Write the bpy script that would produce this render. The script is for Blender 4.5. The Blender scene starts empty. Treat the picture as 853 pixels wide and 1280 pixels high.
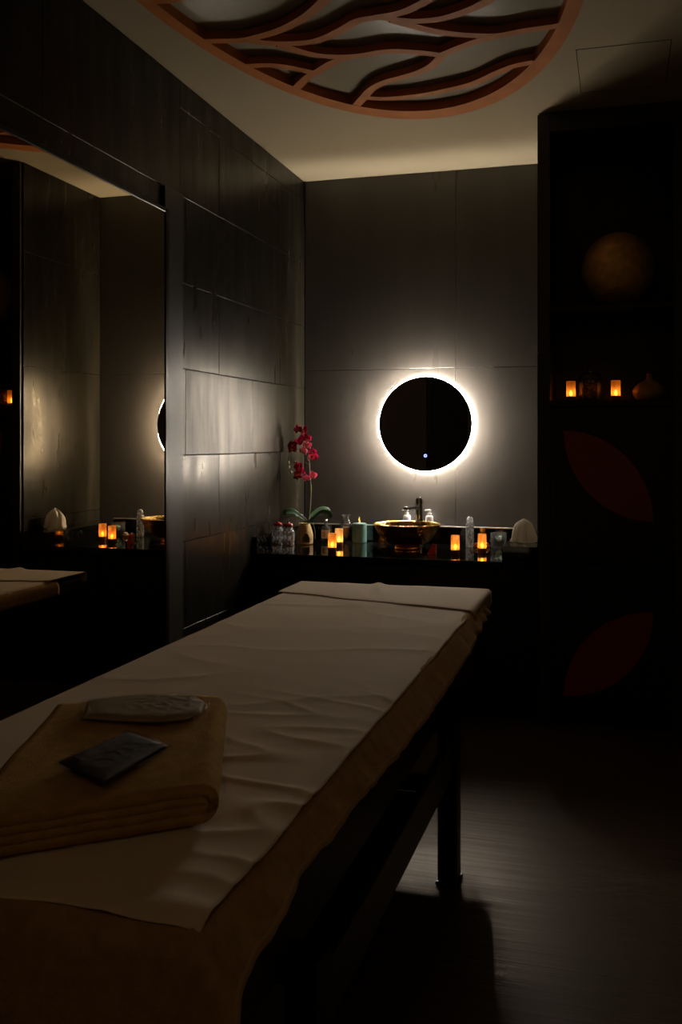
import bpy, bmesh, math, random
from mathutils import Vector, Matrix, noise
PI = math.pi
R = math.radians
random.seed(7)
scn = bpy.context.scene
col = scn.collection

# ------------------------------------------------------------------ camera, world, exposure
# room axes: x runs right along the far wall, y runs into the room, z is up
FOCAL = 1210.0                                   # pixels, for a picture 853 wide
cd = bpy.data.cameras.new('camera')
cd.sensor_fit = 'HORIZONTAL'
cd.sensor_width = 36.0
cd.lens = FOCAL / 853.0 * 36.0
cd.shift_y = -90.0 / 853.0
cd.clip_start = 0.05
cam = bpy.data.objects.new('camera', cd)
cam.location = (0, 0, 1.27)
cam.rotation_euler = (PI / 2, 0, R(16.07))
col.objects.link(cam)
scn.camera = cam

wd = bpy.data.worlds.new('world')
wd.use_nodes = True
wd.node_tree.nodes['Background'].inputs[0].default_value = (0.02, 0.016, 0.012, 1)
wd.node_tree.nodes['Background'].inputs[1].default_value = 0.05
scn.world = wd
scn.view_settings.view_transform = 'Standard'
scn.view_settings.look = 'None'
scn.view_settings.exposure = 0.0
scn.view_settings.gamma = 1.0
scn.view_settings.use_curve_mapping = False
scn.cycles.max_bounces = 12
scn.cycles.transparent_max_bounces = 16

RIM_POWER = 620.0        # frosted rim of the lit round mirror
BACK_POWER = 1400.0        # LED strip behind it
FILL_POWER = 26.0        # dim fill lamp added out of view behind the camera
FLAME_POWER = 28.0      # LED candles
WARM_WHITE = (1.0, 0.88, 0.72)

# ------------------------------------------------------------------ materials
def mat(name, base, rough=0.5, metal=0.0, spec=0.5, noise_amt=0.0, noise_scale=(5, 5, 5), noise2=None,
        rough_amt=0.0, bump=0.0, bump_scale=(40, 40, 40), bump_kind='NOISE', bump_dist=0.002,
        trans=0.0, ior=1.45, emit=None, emit_s=0.0, sheen=0.0, coat=0.0, detail=6.0, alpha=1.0, sss=0.0, tint=None):
    m = bpy.data.materials.new(name)
    m.use_nodes = True
    nt = m.node_tree
    b = nt.nodes['Principled BSDF']
    b.inputs['Base Color'].default_value = (*base, 1)
    b.inputs['Roughness'].default_value = rough
    b.inputs['Metallic'].default_value = metal
    b.inputs['Specular IOR Level'].default_value = spec
    b.inputs['Transmission Weight'].default_value = trans
    b.inputs['IOR'].default_value = ior
    b.inputs['Alpha'].default_value = alpha
    if tint:
        b.inputs['Specular Tint'].default_value = (*tint, 1)
    if sheen:
        b.inputs['Sheen Weight'].default_value = sheen
        b.inputs['Sheen Tint'].default_value = (*base, 1)
    if coat:
        b.inputs['Coat Weight'].default_value = coat
        b.inputs['Coat Roughness'].default_value = 0.05
    if sss:
        b.inputs['Subsurface Weight'].default_value = sss
        b.inputs['Subsurface Radius'].default_value = (0.02, 0.012, 0.006)
    if emit:
        b.inputs['Emission Color'].default_value = (*emit, 1)
        b.inputs['Emission Strength'].default_value = emit_s
    def coords(sc):
        tc = nt.nodes.new('ShaderNodeTexCoord')
        mp = nt.nodes.new('ShaderNodeMapping')
        mp.inputs['Scale'].default_value = sc
        nt.links.new(tc.outputs['Object'], mp.inputs['Vector'])
        return mp.outputs['Vector']
    if noise_amt or rough_amt:
        n = nt.nodes.new('ShaderNodeTexNoise')
        n.inputs['Scale'].default_value = 1.0
        n.inputs['Detail'].default_value = detail
        nt.links.new(coords(noise_scale), n.inputs['Vector'])
        if noise_amt:
            mx = nt.nodes.new('ShaderNodeMix')
            mx.data_type = 'RGBA'
            c2 = noise2 if noise2 else tuple(c * 0.3 for c in base)
            mx.inputs['A'].default_value = (*base, 1)
            mx.inputs['B'].default_value = (*c2, 1)
            mr = nt.nodes.new('ShaderNodeMapRange')
            mr.inputs['From Min'].default_value = 0.35
            mr.inputs['From Max'].default_value = 0.7
            mr.inputs['To Max'].default_value = noise_amt
            nt.links.new(n.outputs['Fac'], mr.inputs['Value'])
            nt.links.new(mr.outputs['Result'], mx.inputs['Factor'])
            nt.links.new(mx.outputs['Result'], b.inputs['Base Color'])
        if rough_amt:
            mr = nt.nodes.new('ShaderNodeMapRange')
            mr.inputs['From Min'].default_value = 0.3
            mr.inputs['From Max'].default_value = 0.7
            mr.inputs['To Min'].default_value = max(0.0, rough - rough_amt)
            mr.inputs['To Max'].default_value = rough + rough_amt
            nt.links.new(n.outputs['Fac'], mr.inputs['Value'])
            nt.links.new(mr.outputs['Result'], b.inputs['Roughness'])
    if bump:
        if bump_kind == 'NOISE':
            t = nt.nodes.new('ShaderNodeTexNoise')
            t.inputs['Scale'].default_value = 1.0
            t.inputs['Detail'].default_value = 5.0
            out = t.outputs['Fac']
        else:
            t = nt.nodes.new('ShaderNodeTexVoronoi')
            t.inputs['Scale'].default_value = 1.0
            out = t.outputs['Distance']
        nt.links.new(coords(bump_scale), t.inputs['Vector'])
        bp = nt.nodes.new('ShaderNodeBump')
        bp.inputs['Strength'].default_value = bump
        bp.inputs['Distance'].default_value = bump_dist
        nt.links.new(out, bp.inputs['Height'])
        nt.links.new(bp.outputs['Normal'], b.inputs['Normal'])
    return m

def emitter(name, colour, strength):
    m = bpy.data.materials.new(name)
    m.use_nodes = True
    nt = m.node_tree
    nt.nodes.remove(nt.nodes['Principled BSDF'])
    e = nt.nodes.new('ShaderNodeEmission')
    e.inputs['Color'].default_value = (*colour, 1)
    e.inputs['Strength'].default_value = strength
    nt.links.new(e.outputs[0], nt.nodes['Material Output'].inputs['Surface'])
    return m

def shell_mat(name, colour, clear=0.2):
    """thin frosted plastic: lets light through diffusely, a little of it straight"""
    m = bpy.data.materials.new(name)
    m.use_nodes = True
    nt = m.node_tree
    nt.nodes.remove(nt.nodes['Principled BSDF'])
    tl = nt.nodes.new('ShaderNodeBsdfTranslucent')
    df = nt.nodes.new('ShaderNodeBsdfDiffuse')
    tp = nt.nodes.new('ShaderNodeBsdfTransparent')
    for n in (tl, df, tp):
        n.inputs[0].default_value = (*colour, 1)
    a = nt.nodes.new('ShaderNodeMixShader')
    a.inputs[0].default_value = 0.3
    nt.links.new(tl.outputs[0], a.inputs[1])
    nt.links.new(df.outputs[0], a.inputs[2])
    b = nt.nodes.new('ShaderNodeMixShader')
    b.inputs[0].default_value = clear
    nt.links.new(a.outputs[0], b.inputs[1])
    nt.links.new(tp.outputs[0], b.inputs[2])
    nt.links.new(b.outputs[0], nt.nodes['Material Output'].inputs['Surface'])
    return m

def film_mat(name, tint=(1, 1, 1), clear=0.72):
    """thin clear plastic film: mostly see-through, with sharp crinkled highlights"""
    m = bpy.data.materials.new(name)
    m.use_nodes = True
    nt = m.node_tree
    nt.nodes.remove(nt.nodes['Principled BSDF'])
    tp = nt.nodes.new('ShaderNodeBsdfTransparent')
    tp.inputs[0].default_value = (*tint, 1)
    gl = nt.nodes.new('ShaderNodeBsdfGlossy')
    gl.inputs['Roughness'].default_value = 0.06
    gl.inputs[0].default_value = (0.9, 0.88, 0.86, 1)
    tc = nt.nodes.new('ShaderNodeTexCoord')
    ns = nt.nodes.new('ShaderNodeTexNoise')
    ns.inputs['Scale'].default_value = 26.0
    ns.inputs['Detail'].default_value = 4.0
    ns.inputs['Distortion'].default_value = 1.2
    bp = nt.nodes.new('ShaderNodeBump')
    bp.inputs['Strength'].default_value = 0.55
    bp.inputs['Distance'].default_value = 0.006
    nt.links.new(tc.outputs['Object'], ns.inputs['Vector'])
    nt.links.new(ns.outputs['Fac'], bp.inputs['Height'])
    nt.links.new(bp.outputs['Normal'], gl.inputs['Normal'])
    mx = nt.nodes.new('ShaderNodeMixShader')
    mx.inputs[0].default_value = 1.0 - clear
    nt.links.new(tp.outputs[0], mx.inputs[1])
    nt.links.new(gl.outputs[0], mx.inputs[2])
    nt.links.new(mx.outputs[0], nt.nodes['Material Output'].inputs['Surface'])
    return m

def glass_mat(name, tint, gloss, rough, frost=0.0, bump_scale=None, bump=0.0):
    """thin clear glass: see-through, mirror-like at the edges, a trace of frost"""
    m = bpy.data.materials.new(name)
    m.use_nodes = True
    nt = m.node_tree
    nt.nodes.remove(nt.nodes['Principled BSDF'])
    tp = nt.nodes.new('ShaderNodeBsdfTransparent')
    tp.inputs[0].default_value = (*tint, 1)
    gl = nt.nodes.new('ShaderNodeBsdfGlossy')
    gl.inputs['Roughness'].default_value = rough
    lw = nt.nodes.new('ShaderNodeLayerWeight')
    lw.inputs['Blend'].default_value = gloss
    if bump:
        tc = nt.nodes.new('ShaderNodeTexCoord')
        mp = nt.nodes.new('ShaderNodeMapping')
        mp.inputs['Scale'].default_value = bump_scale
        vo = nt.nodes.new('ShaderNodeTexVoronoi')
        vo.inputs['Scale'].default_value = 1.0
        bp = nt.nodes.new('ShaderNodeBump')
        bp.inputs['Strength'].default_value = bump
        bp.inputs['Distance'].default_value = 0.004
        nt.links.new(tc.outputs['Object'], mp.inputs['Vector'])
        nt.links.new(mp.outputs['Vector'], vo.inputs['Vector'])
        nt.links.new(vo.outputs['Distance'], bp.inputs['Height'])
        nt.links.new(bp.outputs['Normal'], gl.inputs['Normal'])
        nt.links.new(bp.outputs['Normal'], lw.inputs['Normal'])
    mx = nt.nodes.new('ShaderNodeMixShader')
    nt.links.new(lw.outputs['Fresnel'], mx.inputs[0])
    nt.links.new(tp.outputs[0], mx.inputs[1])
    nt.links.new(gl.outputs[0], mx.inputs[2])
    out = mx
    if frost:
        tl = nt.nodes.new('ShaderNodeBsdfTranslucent')
        df = nt.nodes.new('ShaderNodeBsdfDiffuse')
        a = nt.nodes.new('ShaderNodeMixShader')
        a.inputs[0].default_value = 0.4
        nt.links.new(tl.outputs[0], a.inputs[1])
        nt.links.new(df.outputs[0], a.inputs[2])
        b = nt.nodes.new('ShaderNodeMixShader')
        b.inputs[0].default_value = frost
        if bump:                                    # cut facets: some clear, some ground
            mr = nt.nodes.new('ShaderNodeMapRange')
            mr.inputs['From Min'].default_value = 0.25
            mr.inputs['From Max'].default_value = 0.75
            mr.inputs['To Max'].default_value = frost
            nt.links.new(vo.outputs['Distance'], mr.inputs['Value'])
            nt.links.new(mr.outputs['Result'], b.inputs[0])
        nt.links.new(mx.outputs[0], b.inputs[1])
        nt.links.new(a.outputs[0], b.inputs[2])
        out = b
    nt.links.new(out.outputs[0], nt.nodes['Material Output'].inputs['Surface'])
    return m

def petal_mat(name, colour, thru=0.5, noise2=None):
    """thin living or woven sheet that glows a little when lit from behind"""
    m = bpy.data.materials.new(name)
    m.use_nodes = True
    nt = m.node_tree
    nt.nodes.remove(nt.nodes['Principled BSDF'])
    tc = nt.nodes.new('ShaderNodeTexCoord')
    ns = nt.nodes.new('ShaderNodeTexNoise')
    ns.inputs['Scale'].default_value = 70.0
    mc = nt.nodes.new('ShaderNodeMix')
    mc.data_type = 'RGBA'
    mc.inputs['A'].default_value = (*colour, 1)
    mc.inputs['B'].default_value = (*(noise2 or colour), 1)
    nt.links.new(tc.outputs['Object'], ns.inputs['Vector'])
    nt.links.new(ns.outputs['Fac'], mc.inputs['Factor'])
    tl = nt.nodes.new('ShaderNodeBsdfTranslucent')
    df = nt.nodes.new('ShaderNodeBsdfDiffuse')
    mx = nt.nodes.new('ShaderNodeMixShader')
    mx.inputs[0].default_value = thru
    for n in (tl, df):
        nt.links.new(mc.outputs['Result'], n.inputs[0])
    nt.links.new(df.outputs[0], mx.inputs[1])
    nt.links.new(tl.outputs[0], mx.inputs[2])
    nt.links.new(mx.outputs[0], nt.nodes['Material Output'].inputs['Surface'])
    return m

M = {}
M['tile'] = mat('dark_metallic_tile', (0.038, 0.032, 0.021), 0.32, metal=0.6, spec=0.16, noise_amt=0.95, noise_scale=(15, 15, 2.4),
                noise2=(0.013, 0.011, 0.008), rough_amt=0.07, bump=0.015, bump_scale=(14, 14, 3), bump_dist=0.004)
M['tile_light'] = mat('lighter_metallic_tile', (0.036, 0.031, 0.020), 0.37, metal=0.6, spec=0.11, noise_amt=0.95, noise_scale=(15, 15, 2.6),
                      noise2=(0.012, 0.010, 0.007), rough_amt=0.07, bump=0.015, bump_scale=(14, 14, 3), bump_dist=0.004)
M['panel'] = mat('dark_wall_panel', (0.083, 0.074, 0.064), 0.34, spec=0.5, noise_amt=0.5, noise_scale=(7, 7, 1.2),
                 noise2=(0.051, 0.045, 0.038), rough_amt=0.08, bump=0.08, bump_scale=(24, 24, 5), bump_dist=0.003)
M['side_panel'] = mat('smooth_grey_panel', (0.036, 0.032, 0.026), 0.38, spec=0.3)
M['backer'] = mat('joint_grout', (0.022, 0.020, 0.017), 0.8)
M['black'] = mat('black_lacquer', (0.013, 0.0115, 0.0105), 0.38, spec=0.4, rough_amt=0.06, noise_scale=(6, 6, 3))
M['black_edge'] = mat('satin_black_lacquer', (0.034, 0.031, 0.029), 0.42)
M['black_frame'] = mat('black_metal_frame', (0.012, 0.011, 0.010), 0.3, metal=0.6)
M['dark_paint'] = mat('dark_paint', (0.02, 0.018, 0.016), 0.6)
M['plaster'] = mat('warm_plaster', (0.60, 0.48, 0.33), 0.8, spec=0.2)
M['ceiling'] = mat('warm_ceiling_paint', (0.36, 0.295, 0.19), 0.75, spec=0.2, bump=0.05, bump_scale=(90, 90, 90))
M['membrane'] = mat('satin_stretch_panel', (0.33, 0.285, 0.205), 0.2, spec=0.42, bump=0.03, bump_scale=(5, 5, 5), bump_dist=0.01)
M['floor'] = mat('dark_wood_floor', (0.105, 0.070, 0.039), 0.42, spec=0.22, tint=(1.0, 0.66, 0.40), noise_amt=0.7, noise_scale=(2.0, 55, 1),
                 noise2=(0.056, 0.037, 0.021), rough_amt=0.1, bump=0.4, bump_scale=(3.0, 120, 1), bump_dist=0.003)
M['stone'] = mat('polished_black_stone', (0.004, 0.004, 0.004), 0.045, spec=0.6)
M['mirror'] = mat('bronze_mirror', (0.66, 0.56, 0.41), 0.0, metal=1.0)
M['dark_mirror'] = mat('dark_mirror_glass', (0.17, 0.165, 0.16), 0.01, metal=1.0)
M['copper'] = mat('copper_brown_wood', (0.52, 0.175, 0.042), 0.6, spec=0.12, noise_amt=0.3, noise_scale=(8, 8, 8))
M['gold'] = mat('hammered_gold', (0.62, 0.36, 0.10), 0.24, metal=1.0, bump=0.55, bump_scale=(75, 75, 75), bump_kind='VOR', bump_dist=0.004)
M['old_gold'] = mat('mottled_gold_leaf', (0.95, 0.60, 0.17), 0.5, metal=0.5, noise_amt=0.6, noise_scale=(28, 28, 28), noise2=(0.48, 0.26, 0.06),
                    bump=0.4, bump_scale=(60, 60, 60), bump_dist=0.003)
M['steel'] = mat('satin_steel', (0.75, 0.72, 0.68), 0.35, metal=0.9)
M['chrome'] = mat('chrome', (0.7, 0.7, 0.7), 0.08, metal=1.0)
M['glass'] = glass_mat('clear_glass', (0.97, 0.98, 0.97), 0.35, 0.03, 0.03)
M['cut_glass'] = glass_mat('cut_crystal_glass', (0.95, 0.97, 0.98), 0.55, 0.05, 0.42, (85, 85, 62), 1.0)
M['white_plastic'] = mat('white_plastic', (0.8, 0.78, 0.74), 0.3)
M['label'] = mat('cream_paper_label', (0.75, 0.66, 0.5), 0.6)
M['tan'] = mat('amber_label_print', (0.50, 0.25, 0.09), 0.6)
M['red'] = mat('red_lid', (0.55, 0.03, 0.02), 0.35)
M['ceramic'] = mat('beige_glazed_ceramic', (0.55, 0.40, 0.20), 0.3, noise_amt=0.5, noise_scale=(30, 30, 90), noise2=(0.32, 0.20, 0.08),
                   bump=0.4, bump_scale=(8, 8, 160), bump_dist=0.002)
M['leaf_green'] = mat('orchid_leaf', (0.06, 0.13, 0.07), 0.35, noise_amt=0.5, noise_scale=(30, 30, 30), noise2=(0.04, 0.08, 0.05))
M['stem'] = mat('orchid_stem', (0.22, 0.25, 0.11), 0.5)
M['petal'] = petal_mat('magenta_petal', (0.90, 0.16, 0.40), 0.5, (0.62, 0.05, 0.18))
M['petal_pale'] = petal_mat('pale_pink_petal', (0.95, 0.50, 0.60), 0.5, (0.80, 0.16, 0.32))
M['petal_dark'] = petal_mat('wine_petal', (0.50, 0.06, 0.16), 0.5, (0.28, 0.02, 0.08))
M['lip'] = mat('orchid_lip', (0.75, 0.48, 0.10), 0.5)
M['bud'] = mat('pale_green_bud', (0.42, 0.44, 0.26), 0.5)
M['teal_wax'] = mat('teal_wax', (0.16, 0.33, 0.30), 0.45, noise_amt=0.35, noise_scale=(60, 60, 60), noise2=(0.26, 0.42, 0.38))
M['wick'] = mat('gold_wick', (0.8, 0.5, 0.15), 0.4, emit=(1, 0.6, 0.15), emit_s=1.2)
M['pink_salt'] = mat('pink_bath_salt', (0.66, 0.43, 0.34), 0.5, noise_amt=0.7, noise_scale=(120, 120, 120), noise2=(0.36, 0.18, 0.12))
M['cloth'] = mat('white_cotton', (0.85, 0.715, 0.565), 0.85, spec=0.1, sheen=0.15, bump=0.15, bump_scale=(260, 260, 260), bump_dist=0.001)
M['towel'] = mat('brown_terry', (0.52, 0.315, 0.125), 0.95, spec=0.05, sheen=0.25, noise_amt=0.35, noise_scale=(45, 45, 45), bump=0.5, bump_scale=(330, 330, 330), bump_dist=0.003)
M['tawny'] = mat('tawny_terry', (0.56, 0.345, 0.11), 0.95, spec=0.05, sheen=0.25, noise_amt=0.3, noise_scale=(40, 40, 40), bump=0.5, bump_scale=(330, 330, 330), bump_dist=0.003)
M['hem'] = mat('towel_hem', (0.54, 0.36, 0.17), 0.9)
M['napkin'] = petal_mat('crumpled_napkin', (0.85, 0.80, 0.71), 0.25)
M['vinyl'] = mat('dark_brown_vinyl', (0.03, 0.022, 0.017), 0.45)
M['table_wood'] = mat('black_stained_wood', (0.022, 0.019, 0.017), 0.26, spec=0.8)
M['rail'] = mat('dark_steel_rail', (0.22, 0.21, 0.21), 0.32, metal=0.85)
M['cream_pack'] = mat('cream_cloth_pack', (0.40, 0.32, 0.20), 0.85)
M['navy'] = mat('navy_cloth_pack', (0.008, 0.008, 0.030), 0.6)
M['film'] = film_mat('clear_film', (0.97, 0.96, 0.95), 0.92)
M['film_dark'] = film_mat('crinkled_film', (0.9, 0.9, 0.95), 0.92)
M['cord'] = mat('pale_piping', (0.5, 0.42, 0.32), 0.6)
M['door_red'] = mat('crimson_inlay', (0.36, 0.009, 0.015), 0.5)
M['door_rust'] = mat('rust_inlay', (0.30, 0.058, 0.015), 0.5)
M['pot'] = mat('tan_stoneware', (0.55, 0.33, 0.15), 0.4, noise_amt=0.5, noise_scale=(25, 25, 25))
M['dried'] = mat('dried_petals', (0.42, 0.22, 0.06), 0.6, noise_amt=0.8, noise_scale=(60, 60, 60), noise2=(0.08, 0.03, 0.02))
M['cream_soap'] = mat('cream_soap', (0.75, 0.58, 0.45), 0.5)
M['pink_soap'] = mat('pink_soap', (0.7, 0.32, 0.2), 0.5)
M['mint'] = mat('mint_crystals', (0.24, 0.42, 0.31), 0.35, noise_amt=0.8, noise_scale=(70, 70, 70), noise2=(0.55, 0.66, 0.56))
M['sachet_red'] = mat('red_print', (0.6, 0.05, 0.03), 0.5)
M['sachet_white'] = mat('white_paper', (0.75, 0.72, 0.66), 0.5)
M['candle_shell'] = shell_mat('frosted_amber_shell', (0.95, 0.50, 0.15), 0.30)
M['candle_shell_pale'] = shell_mat('frosted_cream_shell', (0.95, 0.66, 0.34), 0.22)
M['candle_base'] = mat('amber_plastic_base', (0.22, 0.07, 0.02), 0.4)
M['flame'] = emitter('led_flame', (1.0, 0.50, 0.12), FLAME_POWER)
M['rim'] = emitter('frosted_light_rim', WARM_WHITE, RIM_POWER)
M['back_led'] = emitter('led_strip', (1.0, 0.93, 0.84), BACK_POWER)
M['fill_lens'] = emitter('fill_lens', (1.0, 0.66, 0.36), FILL_POWER)
M['button'] = emitter('blue_touch_icon', (0.25, 0.3, 1.0), 4.0)

# ------------------------------------------------------------------ mesh helpers
def obj(name, bm, m, parent=None, smooth=False, world=True):
    """one mesh object; coordinates are room coordinates unless world is False (then they are the parent's)"""
    me = bpy.data.meshes.new(name)
    if parent is not None and world:
        mw = Matrix.Translation((0, 0, 0))
        p = parent
        chain = []
        while p is not None:
            chain.append(p)
            p = p.parent
        for q in reversed(chain):
            mw = mw @ q.matrix_basis
        bmesh.ops.transform(bm, matrix=mw.inverted(), verts=bm.verts)
    bmesh.ops.recalc_face_normals(bm, faces=bm.faces) if not getattr(bm, 'keep', False) else None
    bm.to_mesh(me)
    bm.free()
    for mm in (m if isinstance(m, (list, tuple)) else [m]):
        me.materials.append(mm)
    if smooth:
        for p in me.polygons:
            p.use_smooth = True
    o = bpy.data.objects.new(name, me)
    col.objects.link(o)
    if parent is not None:
        o.parent = parent
    return o

def tag(o, label=None, cat=None, group=None, kind=None):
    if label: o['label'] = label
    if cat: o['category'] = cat
    if group: o['group'] = group
    if kind: o['kind'] = kind
    return o

def thing(name, label, cat, loc=(0, 0, 0), rotz=0.0, group=None):
    o = bpy.data.objects.new(name, None)
    o.empty_display_size = 0.05
    o.location = loc
    o.rotation_euler = (0, 0, rotz)
    col.objects.link(o)
    return tag(o, label, cat, group)

def dup(root, loc, label, rotz=0.0):
    r = root.copy(); col.objects.link(r)
    r.location = loc; r.rotation_euler = (0, 0, rotz); r['label'] = label
    for ch in list(root.children):
        c = ch.copy(); col.objects.link(c); c.parent = r
        for g in list(ch.children):
            d = g.copy(); col.objects.link(d); d.parent = c
    return r

def BM():
    return bmesh.new()

def add_box(bm, x0, x1, y0, y1, z0, z1, bev=0.0, mi=0, segs=2):
    b2 = bmesh.new()
    bmesh.ops.create_cube(b2, size=1.0)
    bmesh.ops.scale(b2, vec=(x1 - x0, y1 - y0, z1 - z0), verts=b2.verts)
    bmesh.ops.translate(b2, vec=((x0 + x1) / 2, (y0 + y1) / 2, (z0 + z1) / 2), verts=b2.verts)
    if bev:
        bmesh.ops.bevel(b2, geom=b2.edges[:], offset=bev, segments=segs, affect='EDGES', profile=0.5)
    for f in b2.faces:
        f.material_index = mi
    me = bpy.data.meshes.new('t')
    b2.to_mesh(me); b2.free()
    bm.from_mesh(me)
    bpy.data.meshes.remove(me)
    return bm

def box(x0, x1, y0, y1, z0, z1, bev=0.0, segs=2):
    return add_box(BM(), x0, x1, y0, y1, z0, z1, bev, 0, segs)

def add_lathe(bm, prof, n=32, cx=0, cy=0, cz=0, mi=0, closed=False, fn=None, skip=None):
    rings = []
    for j, (r, z) in enumerate(prof):
        if r < 1e-6:
            rings.append([bm.verts.new((cx, cy, cz + z))])
        else:
            ring = []
            for i in range(n):
                a = 2 * PI * i / n
                rr, zz = (r, z) if fn is None else fn(a, r, z)
                ring.append(bm.verts.new((cx + rr * math.cos(a), cy + rr * math.sin(a), cz + zz)))
            rings.append(ring)
    pairs = list(zip(rings[:-1], rings[1:]))
    if closed:
        pairs.append((rings[-1], rings[0]))
    for j, (A, B) in enumerate(pairs):
        for i in range(n):
            k = (i + 1) % n
            if skip and skip(j, i):
                continue
            if len(A) == 1 and len(B) == 1:
                continue
            if len(A) == 1:
                f = bm.faces.new((A[0], B[i], B[k]))
            elif len(B) == 1:
                f = bm.faces.new((A[i], A[k], B[0]))
            else:
                f = bm.faces.new((A[i], A[k], B[k], B[i]))
            f.material_index = mi
    return bm

def lathe(prof, n=32, **k):
    return add_lathe(BM(), prof, n, **k)

def add_tube(bm, pts, radii, n=8, mi=0):
    pts = [Vector(p) for p in pts]
    if not isinstance(radii, (list, tuple)):
        radii = [radii] * len(pts)
    rings = []
    up = Vector((0.31, 0.17, 0.93))
    for i, p in enumerate(pts):
        t = (pts[min(i + 1, len(pts) - 1)] - pts[max(i - 1, 0)]).normalized()
        s = t.cross(up)
        if s.length < 1e-4:
            s = t.cross(Vector((1, 0, 0)))
        s.normalize()
        b = t.cross(s)
        rings.append([bm.verts.new(p + radii[i] * (math.cos(2 * PI * k / n) * s + math.sin(2 * PI * k / n) * b)) for k in range(n)])
    for A, B in zip(rings[:-1], rings[1:]):
        for k in range(n):
            f = bm.faces.new((A[k], A[(k + 1) % n], B[(k + 1) % n], B[k]))
            f.material_index = mi
    for rg in (rings[0], rings[-1]):
        f = bm.faces.new(rg); f.material_index = mi
    return bm

def smooth_path(pts, sub=8):
    P = [Vector(p) for p in pts]
    P = [2 * P[0] - P[1]] + P + [2 * P[-1] - P[-2]]
    out = []
    for i in range(1, len(P) - 2):
        p0, p1, p2, p3 = P[i - 1], P[i], P[i + 1], P[i + 2]
        for k in range(sub):
            t = k / sub
            out.append(0.5 * ((2 * p1) + (p2 - p0) * t + (2 * p0 - 5 * p1 + 4 * p2 - p3) * t * t + (3 * p1 - p0 - 3 * p2 + p3) * t ** 3))
    out.append(P[-2])
    return out

def add_ribbon(bm, pts, width, z0, z1):
    """a flat bar following a path in plan, rectangular in section"""
    pts = [Vector((p[0], p[1])) for p in pts]
    L = []
    for i, p in enumerate(pts):
        t = (pts[min(i + 1, len(pts) - 1)] - pts[max(i - 1, 0)]).normalized()
        nrm = Vector((-t.y, t.x)) * (width / 2)
        a, b = p + nrm, p - nrm
        L.append([bm.verts.new((a.x, a.y, z0)), bm.verts.new((b.x, b.y, z0)), bm.verts.new((b.x, b.y, z1)), bm.verts.new((a.x, a.y, z1))])
    for A, B in zip(L[:-1], L[1:]):
        for k in range(4):
            bm.faces.new((A[k], A[(k + 1) % 4], B[(k + 1) % 4], B[k]))
    bm.faces.new(L[0]); bm.faces.new(L[-1])
    return bm

def add_grid(bm, nu, nv, fn, mi=0):
    V = [[bm.verts.new(fn(i / nu, j / nv)) for j in range(nv + 1)] for i in range(nu + 1)]
    for i in range(nu):
        for j in range(nv):
            f = bm.faces.new((V[i][j], V[i + 1][j], V[i + 1][j + 1], V[i][j + 1]))
            f.material_index = mi
    return bm

def add_prism(bm, pts, z0, z1, mi=0):
    lo = [bm.verts.new((p[0], p[1], z0)) for p in pts]
    hi = [bm.verts.new((p[0], p[1], z1)) for p in pts]
    n = len(pts)
    fs = [bm.faces.new(lo), bm.faces.new(hi)]
    for i in range(n):
        fs.append(bm.faces.new((lo[i], lo[(i + 1) % n], hi[(i + 1) % n], hi[i])))
    for f in fs:
        f.material_index = mi
    return bm

def nz(x, y, z=0.0):
    return noise.noise(Vector((x, y, z)))

def lerp_tab(tab, x):
    if x <= tab[0][0]: return tab[0][1]
    for (a, va), (b, vb) in zip(tab[:-1], tab[1:]):
        if x <= b:
            return va + (vb - va) * (x - a) / (b - a)
    return tab[-1][1]

def solidify(o, t, offset=-1.0):
    md = o.modifiers.new('thickness', 'SOLIDIFY')
    md.thickness = t
    md.offset = offset
    return o

# ------------------------------------------------------------------ the room
XL, XN, XR = -1.712, -0.355, 0.95     # left wall, right wall of the niche, right wall
YF, YB, H = -1.0, 5.2, 2.73           # wall behind the camera, far wall, ceiling
YC = 4.40                             # front plane of vanity and cabinet
def structure(name, bm, m, parent=None):
    o = obj(name, bm, m, parent)
    if parent is None: o['kind'] = 'structure'
    return o

structure('floor', box(XL - 0.1, XR + 0.1, YF - 0.1, YB + 0.1, -0.1, 0.0), M['floor'])
ceiling = structure('ceiling', box(XL - 0.1, XR + 0.1, YF - 0.1, YB + 0.1, H, H + 0.1), M['ceiling'])
wall_left = structure('wall_left', box(XL - 0.1, XL - 0.010, YF, YB, 0, H), M['backer'])
wall_back = structure('wall_back', box(XL - 0.1, XR + 0.1, YB + 0.010, YB + 0.1, 0, H), M['backer'])
wall_right = structure('wall_right', box(XR, XR + 0.1, YF, YB, 0, H), M['plaster'])
wall_front = structure('wall_front', box(XL - 0.1, XR + 0.1, YF - 0.1, YF, 0, H), M['plaster'])
trim = structure('trim_1', box(0.31, XR, YC, YC + 0.03, 0, H), M['black'])

# ceiling: access hatch (a thin recessed line round a plate) and the satin panel inside the lattice
hp = BM()
for x0, x1, y0, y1 in ((-0.158, 0.183, 3.722, 3.725), (-0.158, 0.183, 4.185, 4.188), (-0.158, -0.155, 3.722, 4.188), (0.180, 0.183, 3.722, 4.188)):
    add_box(hp, x0, x1, y0, y1, H - 0.0012, H + 0.004)
obj('access_hatch_joint', hp, M['backer'], ceiling)
obj('access_hatch', box(-0.154, 0.179, 3.726, 4.184, H - 0.0010, H + 0.004), M['ceiling'], ceiling)
EX, EY, EA, EB = -0.785, 2.65, 0.722, 1.57
obj('satin_panel', add_prism(BM(), [(EX + EA * 0.95 * math.cos(2 * PI * i / 96), EY + EB * 0.95 * math.sin(2 * PI * i / 96)) for i in range(96)],
                             H - 0.003, H + 0.002), M['membrane'], ceiling)

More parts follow.
